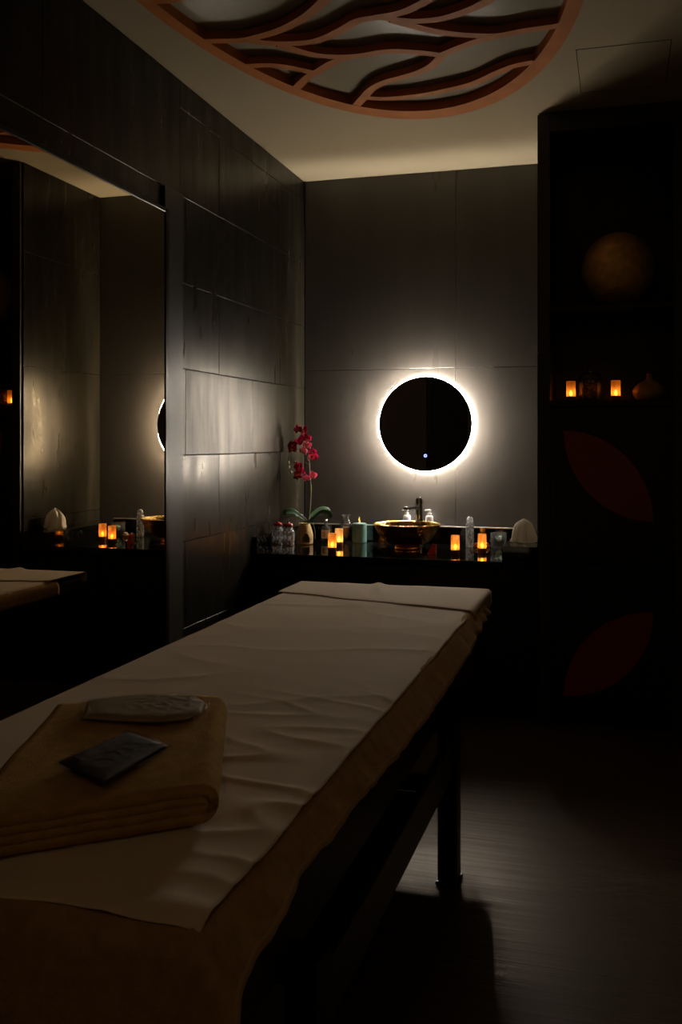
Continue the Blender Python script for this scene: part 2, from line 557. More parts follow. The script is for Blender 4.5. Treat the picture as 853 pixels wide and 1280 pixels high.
# left wall: rectangular tiles in half-bond courses, each with its own edge
def tile(parent, x0, x1, y0, y1, z0, z1, m, tilt_axis):
    if x1 - x0 < 0.004 or y1 - y0 < 0.004 or z1 - z0 < 0.004: return
    o = obj('tile', box(x0, x1, y0, y1, z0, z1, 0.0012, 1), m, parent)
    return o
courses = [0.0, 0.148, 0.501, 0.854, 1.207, 1.560, 1.909, 2.262, 2.617, H]
MY0, MY1, MZ0, MZ1 = 1.68, 3.403, 0.464, 2.158      # the big mirror
for k, (za, zb) in enumerate(zip(courses[:-1], courses[1:])):
    odd = k % 2 == 0
    ys = [3.588, 3.638, 4.394, YB] if odd else [3.588, 3.985, 4.790, YB]
    if k == 8: ys = [3.588, 4.394, YB]
    for ya, yb in zip(ys[:-1], ys[1:]):
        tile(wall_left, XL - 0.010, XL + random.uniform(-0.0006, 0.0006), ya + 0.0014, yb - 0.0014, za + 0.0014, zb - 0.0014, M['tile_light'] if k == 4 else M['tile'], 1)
# large panels above, below and in front of the mirror
for za, zb in ((2.262, H), (0.0, 0.462)):
    for ya, yb in ((-1.0, 0.3), (0.3, 1.64), (1.64, 2.614), (2.614, 3.588)):
        tile(wall_left, XL - 0.010, XL, ya + 0.0014, yb - 0.0014, za + 0.0014, zb - 0.0014, M['tile'], 1)
for ya, yb in ((-1.0, 0.3), (0.3, 1.64)):
    tile(wall_left, XL - 0.010, XL, ya + 0.0014, yb - 0.0014, 0.4634, 2.2606, M['tile'], 1)
tile(wall_left, XL - 0.010, XL, 1.6414, 3.5866, 0.4634, 2.2606, M['tile'], 1)
obj('mirror_side_panel', box(XL, XL + 0.014, 3.424, 3.586, 0.02, 2.2606, 0.001, 1), M['side_panel'], wall_left)

# far wall: large panels
for xa, xb in ((XL, -0.852), (-0.852, XN + 0.02)):
    for za, zb in ((0.0, 0.74), (0.74, 1.660), (1.660, H)):
        tile(wall_back, xa + 0.0006, xb - 0.0006, YB, YB + 0.010, za + 0.0012, zb - 0.0012, M['panel'], 0)
# right side wall of the niche (seen only in the big mirror)
niche = structure('wall_niche', box(XN + 0.010, XN + 0.03, YC + 0.02, YB, 0, H), M['backer'])
for k, (za, zb) in enumerate(zip((0.0, 0.854, 1.66, 2.262), (0.854, 1.66, 2.262, H))):
    tile(niche, XN, XN + 0.010, YC + 0.021, YB - 0.0012, za + 0.0012, zb - 0.0012, M['tile'], 1)
structure('trim_2', box(XL, XL + 0.006, YB - 0.006, YB, 0.72, H), M['black_frame'])

# ------------------------------------------------------------------ lit round mirror
DX, DZ, DR = -1.0135, 1.357, 0.2575
rm = thing('round_mirror', 'round backlit mirror glowing on the dark far wall above the gold basin', 'mirror', (DX, YB, DZ - DR))
def add_disc_y(bm, prof, n=96, mi=0):
    """lathe about the y axis: profile of (radius, y)"""
    b2 = lathe([(r, y) for r, y in prof], n)
    bmesh.ops.rotate(b2, cent=(0, 0, 0), matrix=Matrix.Rotation(R(-90), 3, 'X'), verts=b2.verts)
    bmesh.ops.translate(b2, vec=(DX, 0, DZ), verts=b2.verts)
    me = bpy.data.meshes.new('t'); b2.to_mesh(me); b2.free(); bm.from_mesh(me); bpy.data.meshes.remove(me)
    return bm
obj('mirror_glass', add_disc_y(BM(), [(0, YB - 0.044), (DR - 0.002, YB - 0.044), (DR, YB - 0.042), (DR, YB - 0.038), (0, YB - 0.038)]), M['dark_mirror'], rm)
tag(obj('light_rim', add_disc_y(BM(), [(DR - 0.006, YB - 0.038), (DR - 0.0005, YB - 0.038), (DR + 0.0045, YB - 0.033), (DR - 0.006, YB - 0.033)]), M['rim'], rm, smooth=False), 'glowing frosted rim')
obj('shroud', add_disc_y(BM(), [(DR - 0.006, YB - 0.0328), (DR + 0.004, YB - 0.0328), (DR + 0.004, YB - 0.016), (DR - 0.004, YB - 0.016), (DR - 0.006, YB - 0.016)]), M['white_plastic'], rm)
obj('housing', add_disc_y(BM(), [(0, YB - 0.038), (DR - 0.03, YB - 0.038), (DR - 0.03, YB - 0.001), (0, YB - 0.001)], 64), M['white_plastic'], rm)
obj('led_strip', add_disc_y(BM(), [(DR - 0.0295, YB - 0.009), (DR - 0.024, YB - 0.009), (DR - 0.024, YB - 0.003), (DR - 0.0295, YB - 0.003)], 96), M['back_led'], rm)
bb = lathe([(0.0045, -0.0008), (0.0085, -0.0008), (0.0085, 0.0006), (0.0045, 0.0006)], 24, closed=True)
bmesh.ops.rotate(bb, cent=(0, 0, 0), matrix=Matrix.Rotation(R(90), 3, 'X'), verts=bb.verts)
bmesh.ops.translate(bb, vec=(-1.010, YB - 0.0445, 1.185), verts=bb.verts)
tag(obj('touch_button', bb, M['button'], rm), 'small glowing blue ring')

# dim unseen lamp added in the ceiling to brighten the near end
fill_lamp = thing('added_fill_lamp', 'small dim fill lamp added in the cream ceiling behind the camera', 'added fill light', (-0.35, -0.25, H - 0.004))
obj('trim_ring', lathe([(0.050, 0.0), (0.066, 0.0), (0.068, 0.0035), (0.050, 0.0035)], 40, closed=True), M['white_plastic'], fill_lamp, world=False)
obj('fill_lens', lathe([(0, 0.0015), (0.0495, 0.0015), (0.0495, 0.0035), (0, 0.0035)], 40), M['fill_lens'], fill_lamp, world=False)

# ------------------------------------------------------------------ big wall mirror on the left
wm = thing('wall_mirror', 'large rectangular mirror with thin black frame on the left wall', 'mirror', (XL, (MY0 + MY1) / 2, MZ0))
obj('mirror_glass', box(XL + 0.0005, XL + 0.030, MY0, MY1 - 0.012, MZ0 + 0.012, MZ1 - 0.010), M['mirror'], wm)
for nm, b in (('frame_bar', (MY1 - 0.012, MY1 + 0.018, MZ0 - 0.004, MZ1 + 0.006)), ('frame_bar', (MY0 - 0.03, MY0, MZ0 - 0.004, MZ1 + 0.006))):
    obj(nm, box(XL + 0.0005, XL + 0.034, b[0], b[1], b[2], b[3], 0.002, 1), M['black_frame'], wm)
obj('frame_bar', box(XL + 0.0005, XL + 0.034, MY0, MY1 - 0.012, MZ1 - 0.010, MZ1 + 0.006, 0.002, 1), M['black_frame'], wm)
obj('frame_bar', box(XL + 0.0005, XL + 0.034, MY0, MY1 - 0.012, MZ0 - 0.004, MZ0 + 0.012, 0.002, 1), M['black_frame'], wm)

# ------------------------------------------------------------------ oval ceiling lattice
LZ = H - 0.040
lat = thing('ceiling_lattice', 'oval copper brown lattice of wavy bars mounted on the cream ceiling', 'ceiling ornament', (EX, EY, LZ))
rb = BM()
n = 160
quad = []
for i in range(n):
    a = 2 * PI * i / n
    co, si = math.cos(a), math.sin(a)
    quad.append([rb.verts.new((EX + EA * k * co, EY + EB * k * si, z)) for k, z in ((1, LZ), (1, H - 0.0005), (0.932, H - 0.0005), (0.932, LZ))])
for i in range(n):
    A, B = quad[i], quad[(i + 1) % n]
    for k in range(4):
        rb.faces.new((A[k], A[(k + 1) % 4], B[(k + 1) % 4], B[k]))
obj('oval_frame', rb, M['copper'], lat)
bars = [
    [(-1.440, 3.176), (-1.417, 3.182), (-1.299, 3.209), (-1.232, 3.200), (-1.122, 3.162), (-1.007, 3.084), (-0.909, 2.983), (-0.838, 2.896), (-0.795, 2.76), (-0.785, 2.65)],
    [(-1.266, 3.226), (-1.177, 3.273), (-1.075, 3.292), (-1.007, 3.275), (-0.927, 3.225), (-0.852, 3.170), (-0.792, 3.162), (-0.695, 3.148), (-0.590, 3.081), (-0.520, 3.020), (-0.42, 2.90), (-0.28, 2.83), (-0.09, 2.86)],
    [(-0.768, 3.165), (-0.714, 3.207), (-0.655, 3.230), (-0.567, 3.230), (-0.475, 3.190), (-0.413, 3.144), (-0.358, 3.090), (-0.26, 3.02), (-0.10, 3.02)],
    [(-0.742, 3.199), (-0.718, 3.225), (-0.640, 3.308), (-0.562, 3.365), (-0.494, 3.398), (-0.411, 3.422), (-0.320, 3.407), (-0.222, 3.401), (-0.184, 3.392)],
    [(-1.180, 3.287), (-1.150, 3.325), (-1.094, 3.399), (-1.018, 3.445), (-0.931, 3.461), (-0.855, 3.452), (-0.793, 3.455), (-0.708, 3.494), (-0.633, 3.540)],
    [(-0.640, 3.541), (-0.550, 3.483), (-0.479, 3.445), (-0.412, 3.429)],
    [(-0.631, 3.543), (-0.682, 3.624), (-0.746, 3.678), (-0.819, 3.711), (-0.894, 3.742), (-0.966, 3.804), (-1.033, 3.905), (-1.085, 3.985)],
    [(-1.373, 3.433), (-1.263, 3.459), (-1.183, 3.525), (-1.138, 3.576)],
    [(-1.280, 3.738), (-1.180, 3.616), (-1.113, 3.558), (-1.032, 3.491), (-0.959, 3.464)],
    [(-1.021, 3.888), (-0.939, 3.927), (-0.797, 3.929), (-0.671, 3.898), (-0.561, 3.856), (-0.452, 3.765), (-0.383, 3.719), (-0.310, 3.700)],
    [(-1.468, 2.842), (-1.370, 2.850), (-1.200, 2.80), (-1.02, 2.70), (-0.90, 2.66), (-0.785, 2.65)],
]
allbars = [(b, 0.0) for b in bars] + [([(2 * EX - x, 2 * EY - y) for x, y in b], 0.0) for b in bars]
for k, (b, _) in enumerate(allbars):
    p = smooth_path([(x, y, 0) for x, y in b], 7)
    obj('wave_bar', add_ribbon(BM(), p, 0.040, LZ + 0.0006 + 0.0002 * (k % 5), LZ + 0.028), M['copper'], lat)

# ------------------------------------------------------------------ vanity counter in the niche
CT = 0.72
van = thing('vanity_counter', 'built-in black stone vanity counter under the round mirror', 'counter', ((XL + XN) / 2, 4.8, 0))
obj('worktop', box(XL + 0.022, XN - 0.157, YC, 5.081, CT - 0.03, CT, 0.003, 2), M['stone'], van)
obj('back_ledge', box(XL + 0.022, XN - 0.157, 5.0852, YB - 0.001, CT - 0.03, 0.812, 0.0015, 1), M['stone'], van)
obj('edge_strip', box(XL + 0.022, XN - 0.157, 5.0815, 5.0848, 0.8075, 0.8135, 0.0008, 1), M['steel'], van)
obj('side_block', box(XN - 0.156, XN - 0.001, YC, YB - 0.001, CT - 0.03, 0.790, 0.002, 1), M['stone'], van)
obj('end_lip', box(XL + 0.001, XL + 0.021, YC - 0.01, YB - 0.001, CT - 0.03, 0.800, 0.002, 1), M['stone'], van)
for k in range(3):
    w = (XN - XL) / 3
    dr = obj('cupboard_door', box(XL + 0.002 + w * k, XL - 0.002 + w * (k + 1), YC + 0.015, YC + 0.035, 0.08, CT - 0.035, 0.001, 1), M['black'], van)
obj('plinth', box(XL + 0.001, XN - 0.001, YC + 0.05, YC + 0.07, 0.001, 0.08), M['black'], van)

# ------------------------------------------------------------------ tall black cabinet at the right
CX0, CX1 = -0.347, 0.305
SX0, SX1 = -0.298, 0.225
cab = thing('display_cabinet', 'tall black cabinet with open shelves and red leaf inlaid doors at right', 'cabinet', ((CX0 + CX1) / 2, YC, 0))
obj('side_panel', box(CX0, SX0, YC, 4.80, 0.001, H - 0.001, 0.0015, 1), M['black_edge'], cab)
obj('side_panel', box(SX1, CX1, YC, 4.80, 0.001, H - 0.001, 0.0015, 1), M['black_edge'], cab)
obj('header', box(SX0, SX1, YC, 4.80, 2.642, H - 0.001, 0.0015, 1), M['black_edge'], cab)
obj('back_panel', box(SX0, SX1, 4.78, 4.80, 0.08, 2.642), M['black'], cab)
obj('shelf', box(SX0 + 0.0005, SX1 - 0.0005, YC + 0.004, 4.78, 1.845, 1.865, 0.001, 1), M['black'], cab)
obj('shelf', box(SX0 + 0.0005, SX1 - 0.0005, YC + 0.004, 4.78, 1.420, 1.445, 0.001, 1), M['black'], cab)
obj('plinth', box(SX0, SX1, YC + 0.03, YC + 0.05, 0.001, 0.08), M['black'], cab)
def leaf_pts(x0, x1, z0, z1, rising):
    """a pointed leaf: two quarter arcs between opposite corners of a square"""
    w, h = x1 - x0, z1 - z0
    n = 16
    a = [(math.sin(PI / 2 * i / n), 1 - math.cos(PI / 2 * i / n)) for i in range(n + 1)]
    b = [(1 - math.cos(PI / 2 * i / n), math.sin(PI / 2 * i / n)) for i in range(n, -1, -1)][1:-1]
    P = a + b
    return [((x0 + w * u) if rising else (x1 - w * u), z0 + h * v) for u, v in P]
for z0, z1, lz0, lz1, rising, m in ((0.725, 1.412, 0.915, 1.312, False, M['door_rust']), (0.085, 0.719, 0.134, 0.522, True, M['door_red'])):
    d = obj('cupboard_door', box(SX0 + 0.002, SX1 - 0.002, YC + 0.004, YC + 0.022, z0, z1, 0.001, 1), M['black'], cab)
    lb = add_prism(BM(), leaf_pts(-0.239, 0.140, lz0, lz1, rising), 0, 0.0015)
    bmesh.ops.transform(lb, matrix=Matrix(((1, 0, 0, 0), (0, 0, 1, YC + 0.0028), (0, 1, 0, 0), (0, 0, 0, 1))), verts=lb.verts)
    tag(obj('leaf_inlay', lb, m, d), 'rust red pointed leaf' if not rising else 'crimson pointed leaf')

# ------------------------------------------------------------------ massage table
TX0, TX1, TY0, TY1, TT = -1.200, -0.470, 1.02, 3.60, 0.700
tb = thing('massage_table', 'long dark massage table standing in the middle of the room', 'massage table', ((TX0 + TX1) / 2, 2.3, 0))
obj('padded_top', box(TX0, TX1, TY0, 3.20, 0.635, TT, 0.015, 3), M['vinyl'], tb, smooth=False)
obj('headrest', box(TX0, TX1, 3.21, TY1, 0.635, TT, 0.015, 3), M['vinyl'], tb)
obj('top_frame', box(TX0 + 0.02, TX1 - 0.02, TY0 + 0.02, TY1 - 0.05, 0.465, 0.6345), M['table_wood'], tb)
for x in (-0.472, -1.198):
    for y in (1.45, 2.765):
        lg = obj('leg', box(x - 0.028, x + 0.028, y - 0.035, y + 0.035, 0.012, 0.464, 0.003, 1), M['table_wood'], tb)
        obj('foot', box(x - 0.034, x + 0.034, y - 0.041, y + 0.041, 0.0005, 0.012, 0.003, 1), M['black_frame'], lg)
    obj('long_rail', box(x - 0.011, x + 0.011, 1.487, 2.728, 0.305, 0.405, 0.002, 1), M['rail'], tb)
    obj('long_rail', box(x - 0.011, x + 0.011, 2.802, 2.95, 0.305, 0.405, 0.002, 1), M['rail'], tb)
for y in (1.6, 2.46):
    obj('cross_rail', box(-1.186, -0.484, y - 0.012, y + 0.012, 0.365, 0.403, 0.002, 1), M['rail'], tb)
obj('end_panel', box(-1.17, -0.50, 3.47, 3.495, 0.365, 0.464, 0.002, 1), M['table_wood'], tb)
obj('lower_shelf', box(-1.186, -0.484, 1.613, 2.447, 0.307, 0.365, 0.003, 1), M['table_wood'], tb)
loop = smooth_path([(TX1 - 0.02, 3.59, 0.69), (TX1 + 0.012, 3.60, 0.685), (TX1 + 0.014, 3.58, 0.665), (TX1 + 0.004, 3.46, 0.645), (TX1 + 0.001, 3.38, 0.641)], 8)
tag(obj('cord_loop', add_tube(BM(), loop, 0.0016, 6), M['cord'], tb), 'thin pale cord at the far corner')

# brown towel laid over the table, hanging down on the right and at the near end
hem_drop = [(1.0, 0.10), (1.08, 0.085), (1.3, 0.066), (1.57, 0.070), (1.90, 0.082), (2.37, 0.088), (2.8, 0.080), (3.2, 0.062), (3.4, 0.055)]
TH = TT + 0.0025
def towel_pt(s, t):
    """s across from the left hem to the right hem, t from the far end to the near hem"""
    NEAR = 0.34
    L = 3.40 - TY0
    d = t * (L + NEAR)
    over_n = max(0.0, d - L)
    y = 3.40 - min(d, L)
    drop = lerp_tab(hem_drop, y) + (0.10 if over_n > 0 else 0) * min(1, over_n / 0.2)
    W = TX1 - TX0
    lo = 0.05
    q = -lo + s * (W + lo + drop)
    x = TX0 + min(max(q, 0), W)
    over_r = max(0.0, q - W)
    over_l = max(0.0, -q)
    z = TH
    rr = 0.012
    ox = over_r
    # rounded bend over the edge
    if over_r > 0:
        x += 0.62 * over_r
        z -= 0.70 * over_r * (0.5 + 0.5 * min(1, over_r / 0.03))
    if over_l > 0:
        x -= rr * math.sin(min(over_l / rr, PI / 2))
        z -= over_l
    if over_n > 0:
        y -= rr * math.sin(min(over_n / rr, PI / 2)) + 0.06 * over_n
        z = TH - math.hypot(over_n, over_r * 0.9 + over_l)
        if over_r > 0:
            k = min(over_n, over_r)
            x += 0.10 * k - 0.45 * over_n * min(1, over_r / 0.1) * 0.3
            y -= 0.05 * k
    # soft ripples on the hanging parts
    h = min(1.0, (over_r + over_n) / 0.06)
    if h > 0:
        x += h * (0.006 * nz(y * 8, z * 5, 3.1) + 0.0035 * nz(y * 23, z * 9, 6.1)) * (1 if over_r > 0 else 0)
        z += h * 0.004 * nz(y * 15 + x * 9, 4.4, 2.1) * (1 if over_r > 0.01 and over_n == 0 else 0)
        y += h * 0.008 * nz(x * 6, z * 3, 9.1) * (1 if over_n > 0 else 0)
        x += 0.007 * h * math.sin(y * 41 + 9 * z + 2.5 * nz(y * 7, 1.0)) * max(0, (y - 2.75) / 0.65) * (1 if over_r > 0 else 0)
    if over_n == 0 and over_r == 0:
        z += 0.0012 * abs(nz(x * 8, y * 8, 0.3))
    return (x, y, z)
tbm = add_grid(BM(), 80, 190, towel_pt)
tbm.faces.ensure_lookup_table()
for i in (79,):                                 # woven hem along the right edge
    for j in range(190):
        tbm.faces[i * 190 + j].material_index = 1
tw = obj('bed_towel', tbm, [M['towel'], M['hem']], None, smooth=True)
tag(tw, 'brown terry towel draped over the massage table under the white sheet', 'towel')
solidify(tw, 0.003, 1.0)

# white sheet
def ridge(x, y, z):
    return max(0.0, 1 - 3.2 * abs(nz(x, y, z)))
def sheet_h(x, y):
    flat = max(0.0, min(1.0, (3.24 - 0.16 * (x + 0.47) / 0.73 * 1.0 - y) / 0.12))
    w = 0.0022 * nz(x * 3.0, y * 2.2, 1.0)
    w += 0.0020 * ridge(x * 2.2 + 0.9 * y, y * 3.4 - 0.7 * x, 5.0) ** 2
    near = max(0.0, min(1.0, (2.3 - y) / 0.7))
    right = max(0.0, min(1.0, (x + 1.0) / 0.4))
    w += 0.0040 * near * right * ridge(x * 3.2 - 1.1 * y, y * 9.0 + 1.5 * x, 8.0) ** 2
    w += 0.0005 * nz(x * 14, y * 14, 4.0)
    far = max(0.0, min(1.0, (y - 2.7) / 0.4))
    w += 0.0022 * far * ridge(x * 1.1, y * 5.5 + 0.5 * x, 2.5) ** 2
    w += 0.0045 * far * nz(x * 1.2 + 3, y * 5.0, 12.0)
    return max(w, -0.002) * flat
SH = TH + 0.0065
def sheet_pt(s, t):
    x0, x1 = TX0 - 0.006, TX1 + 0.005 + 0.004 * nz(t * 14, 2.0)
    x = x0 + s * (x1 - x0)
    yfar = 3.21 + (1 - s) * 0.17
    ynear = 1.028 + 0.012 * nz(s * 6, 7.7)
    y = yfar + t * (ynear - yfar)
    z = SH + sheet_h(x, y)
    e = min(1.0, (1 - s) / 0.04)                      # settle down on to the towel along the edges
    z -= (1 - e) * 0.005
    e = min(1.0, s / 0.03)
    z -= (1 - e) * 0.012
    e = min(1.0, (1 - t) / 0.015)
    z -= (1 - e) * 0.004
    return (x, y, z)
sh = obj('bed_sheet', add_grid(BM(), 110, 330, sheet_pt), M['cloth'], None, smooth=True)
tag(sh, 'wrinkled white cotton sheet spread along the top of the massage table', 'sheet')
solidify(sh, 0.0012, 1.0)

# second white cover over the headrest end, its near edge lying on the sheet
def cover_pt(s, t):
    x0, x1 = TX0 - 0.004, TX1 + 0.004
    drop = 0.045
    q = s * (x1 - x0 + drop)
    x = x0 + min(q, x1 - x0)
    over = max(0.0, q - (x1 - x0))
    f = min(1.0, (x - x0) / (x1 - x0))
    ynear = 3.35 - 0.20 * f + 0.028 * nz(f * 4, 3.3) + 0.008 * nz(f * 17, 1.3)
    yfar = 3.618
    L = yfar - ynear
    d = t * (L + 0.04)
    y = ynear + min(d, L)
    on = max(0.0, d - L)
    z = SH + 0.0050 + 0.0016 * nz(x * 4, y * 4, 2.2)
    z -= 0.002 * (1 - min(1, t / 0.06))
    z += 0.009 * math.exp(-((x + 0.86 + 0.25 * (y - 3.5)) / 0.02) ** 2) * min(1, max(0, (y - 3.36) / 0.1))
    if over > 0:
        z -= over + 0.002
        x += 0.006
    if on > 0:
        z -= on
        y += 0.004
    return (x, y, z)
hc = obj('headrest_cover', add_grid(BM(), 80, 44, cover_pt), M['cloth'], None, smooth=True)
tag(hc, 'second white cloth covering the far headrest end of the massage table', 'cloth')
solidify(hc, 0.0015, 1.0)

# folded tawny towel: nested folds, fold edge to the right, open ends facing the near side
PA, PB, PD, PC = Vector((-0.735, 1.735)), Vector((-0.565, 1.295)), Vector((-0.830, 1.075)), Vector((-1.010, 1.595))   # far right, near right, near left, far left
FZ = SH + 0.0085
def fold_plan(u, v):
    """u 0 left .. 1 right, v 0 far .. 1 near"""
    bulge = 0.035 * math.sin(PI * u) * (1 - v) ** 2
    p = (PC * (1 - u) + PA * u) * (1 - v) + (PD * (1 - u) + PB * u) * v
    return p + Vector((0.02, 1)).normalized() * bulge
def fold_strip(bm, zc, half, thick, ulen, tail):
    """one U of cloth: top layer, round fold at the right, bottom layer"""
    path = []
    nU = 26
    ur = 1 - half / 0.33
    for i in range(nU):
        path.append((tail + (ur - tail) * i / (nU - 1), zc + half, 0, 1))
    for i in range(1, 12):
        a = PI / 2 - PI * i / 12
        path.append((ur + ulen * half / 0.33 * math.cos(a), zc + half * math.sin(a), math.cos(a), math.sin(a)))
    for i in range(nU):
        path.append((ur - (ur - tail) * i / (nU - 1), zc - half, 0, -1))
    nv = 40
    outer, inner = [], []
    for j in range(nv + 1):
        v = j / nv
        ro, ri = [], []
        for (u, z, nu_, nzv) in path:
            p = fold_plan(u, v)
            wob = 0.0045 * nz(p.x * 9, p.y * 9, 1.7) + 0.0025 * ridge(p.x * 5 + p.y * 3, p.y * 4, 3.3) ** 2
            wob += -0.006 * max(0, v - 0.86) / 0.14 + 0.002 * nz(u * 7, zc * 90, v)
            k = max(0.0, (z - FZ) / 0.06)
            po = fold_plan(u + nu_ * thick / 2 / 0.33, v)
            pi = fold_plan(u - nu_ * thick / 2 / 0.33, v)
            ro.append(bm.verts.new((po.x, po.y, max(FZ, z + nzv * thick / 2 + wob * k))))
            ri.append(bm.verts.new((pi.x, pi.y, max(FZ + 0.0004, z - nzv * thick / 2 + wob * k))))
        outer.append(ro); inner.append(ri)
    m = len(path)
    for j in range(nv):
        for i in range(m - 1):
            bm.faces.new((outer[j][i], outer[j][i + 1], outer[j + 1][i + 1], outer[j + 1][i]))
            bm.faces.new((inner[j][i], inner[j + 1][i], inner[j + 1][i + 1], inner[j][i + 1]))
        for i in (0, m - 1):
            bm.faces.new((outer[j][i], outer[j + 1][i], inner[j + 1][i], inner[j][i]))
    for j in (0, nv):
        for i in range(m - 1):
            bm.faces.new((outer[j][i], inner[j][i], inner[j][i + 1], outer[j][i + 1]))
    return bm
fb = BM()
fold_strip(fb, FZ + 0.029, 0.0215, 0.0150, 1.0, 0.0)
fold_strip(fb, FZ + 0.029, 0.0070, 0.0130, 1.0, 0.02)
ft = obj('folded_towel', fb, M['tawny'], None, smooth=True)
tag(ft, 'tawny terry towel folded into a thick pile near the foot of the massage table', 'towel')

# flat packs lying on the folded towel
PZ = FZ + 0.0645
def pack(name, label, cat, outline, z, thick, m, film, crink, margin):
    t = thing(name, label, cat, (sum(p[0] for p in outline) / len(outline), sum(p[1] for p in outline) / len(outline), z))
    c = Vector((t.location.x, t.location.y))
    def blob(scale, th, amp, seed, z0, smooth_pow):
        bm = BM()
        N = len(outline)
        rings = 26
        top, bot = [], []
        for k in range(rings + 1):
            f = k / rings
            rt, rbm = [], []
            for p in outline:
                q = c + (Vector(p) - c) * scale * f
                hgt = th * (1 - f ** smooth_pow)
                w = amp * nz(q.x * 60, q.y * 60, seed) + amp * 1.3 * ridge(q.x * 26 + q.y * 9, q.y * 34, seed + 2) + amp * 0.7 * ridge(q.x * 55, q.y * 40 - q.x * 20, seed + 4)
                rt.append(bm.verts.new((q.x, q.y, z0 + max(0.0012, hgt * 0.9 + 0.0015 + w * (1 - 0.5 * f)))))
                rbm.append(bm.verts.new((q.x, q.y, z0)))
            top.append(rt); bot.append(rbm)
        for k in range(rings):
            for i in range(N):
                j = (i + 1) % N
                bm.faces.new((top[k][i], top[k][j], top[k + 1][j], top[k + 1][i]))
                bm.faces.new((bot[k][i], bot[k + 1][i], bot[k + 1][j], bot[k][j]))
        for i in range(N):
            j = (i + 1) % N
            bm.faces.new((top[-1][i], top[-1][j], bot[-1][j], bot[-1][i]))
        bmesh.ops.remove_doubles(bm, verts=bm.verts, dist=1e-6)
        return bm
    obj('cloth_filling', blob(0.95, thick, 0.0010, 1.0, z + 0.0006, 10), m, t, smooth=True)
    tag(obj('plastic_wrap', blob(1.0 + margin, thick + 0.002, crink, 5.0, z, 8), film, t, smooth=True), 'clear crinkled plastic wrap')
    return t
def dense(poly, n=12):
    out = []
    for a, b in zip(poly, poly[1:] + poly[:1]):
        for i in range(n):
            out.append((a[0] + (b[0] - a[0]) * i / n, a[1] + (b[1] - a[1]) * i / n))
    return out
slip = [(-0.907, 1.495), (-0.96, 1.601), (-0.90, 1.650), (-0.82, 1.690), (-0.765, 1.685), (-0.732, 1.650), (-0.712, 1.590), (-0.722, 1.545), (-0.760, 1.515), (-0.83, 1.500)]
pack('wrapped_slippers', 'flat cream cloth pack with one rounded end, wrapped in clear plastic on the folded towel', 'packet', dense(slip, 7), PZ, 0.007, M['cream_pack'], M['film'], 0.0016, 0.04)
pk = [(-0.814, 1.278), (-0.786, 1.449), (-0.685, 1.401), (-0.699, 1.215)]
pack('wrapped_garment', 'dark navy rectangular pack in crinkled clear plastic on the folded towel', 'packet', dense(pk, 14), PZ + 0.001, 0.006, M['navy'], M['film_dark'], 0.0034, 0.03)

# ------------------------------------------------------------------ things on the counter
# LED candle: frosted tube, base, flame
CG = 'flameless candles'
def make_candle(loc, label, shell):
    t = thing('led_candle', label, 'candle', loc, 0, CG)
    r, h = 0.021, 0.092
    obj('shell', lathe([(r, 0.012), (r, h - 0.003), (r - 0.0015, h), (r - 0.004, h - 0.001)], 28), shell, t, smooth=True, world=False)
    obj('candle_base', lathe([(0, 0.0), (r - 0.001, 0.0), (r, 0.002), (r, 0.022), (r - 0.003, 0.024), (0, 0.022)], 28), M['candle_base'], t, world=False)
    obj('flame', lathe([(0, 0.024), (0.0035, 0.026), (0.0058, 0.033), (0.0045, 0.040), (0.002, 0.047), (0, 0.051)], 14), M['flame'], t, smooth=True, world=False)
    return t
c0 = make_candle((-1.357, 4.556, CT + 0.0005), 'amber glowing candle at the counter front, left of the gold basin', M['candle_shell'])
c1 = dup(c0, (-1.395, 4.805, CT + 0.0005), 'dimmer pale candle half hidden behind the amber one left of the basin')
for ch in c1.children:
    if ch.name.startswith('shell'):
        ch.data = ch.data.copy(); ch.data.materials[0] = M['candle_shell_pale']
dup(c0, (-0.760, 4.624, CT + 0.0005), 'glowing candle standing closest to the right of the gold basin')
dup(c0, (-0.645, 4.726, CT + 0.0005), 'glowing candle between the tall crystal bottle and the mint tumbler')
dup(c0, (-0.213, 4.52, 1.4455), 'glowing candle on the cabinet shelf, left of the lidded glass jar')
dup(c0, (-0.017, 4.52, 1.4455), 'glowing candle on the cabinet shelf between the jar and the bulb vase')

# crystal jars with red lids at the left end
def make_crystal(loc, label, r=0.030, h=0.118):
    t = thing('crystal_jar', label, 'jar', loc, 0, 'crystal jars with red lids')
    def fac(a, rr, z):
        return rr * (1 + 0.045 * math.cos(12 * a) * (1 if 0.01 < z < h * 0.86 else 0)), z
    prof = [(0, 0), (r * 0.95, 0), (r, 0.006), (r, h * 0.80), (r * 0.85, h * 0.9), (r * 0.68, h * 0.94), (r * 0.68, h), (r * 0.58, h), (r * 0.58, h * 0.93),
            (r * 0.75, h * 0.88), (r * 0.86, h * 0.78), (r * 0.86, 0.014), (0, 0.012)]
    obj('glass_body', lathe(prof, 72, fn=fac), M['cut_glass'], t, world=False)
    obj('contents', lathe([(0, 0.015), (r * 0.8, 0.016), (r * 0.8, h * 0.30), (0, h * 0.34)], 24), M['pink_soap'], t, world=False)
    tag(obj('lid', lathe([(0, h + 0.0005), (r * 0.78, h + 0.0005), (r * 0.80, h + 0.012), (r * 0.55, h + 0.017), (r * 0.2, h + 0.018), (r * 0.18, h + 0.024), (0, h + 0.026)], 28), M['red'], t, smooth=True, world=False), 'red lid')
    return t
j0 = make_crystal((-1.652, 4.585, CT + 0.0005), 'left crystal jar with a red lid at the left end of the counter')
dup(j0, (-1.585, 4.555, CT + 0.0005), 'right crystal jar with a red lid, next to the ceramic burner', 0.2)

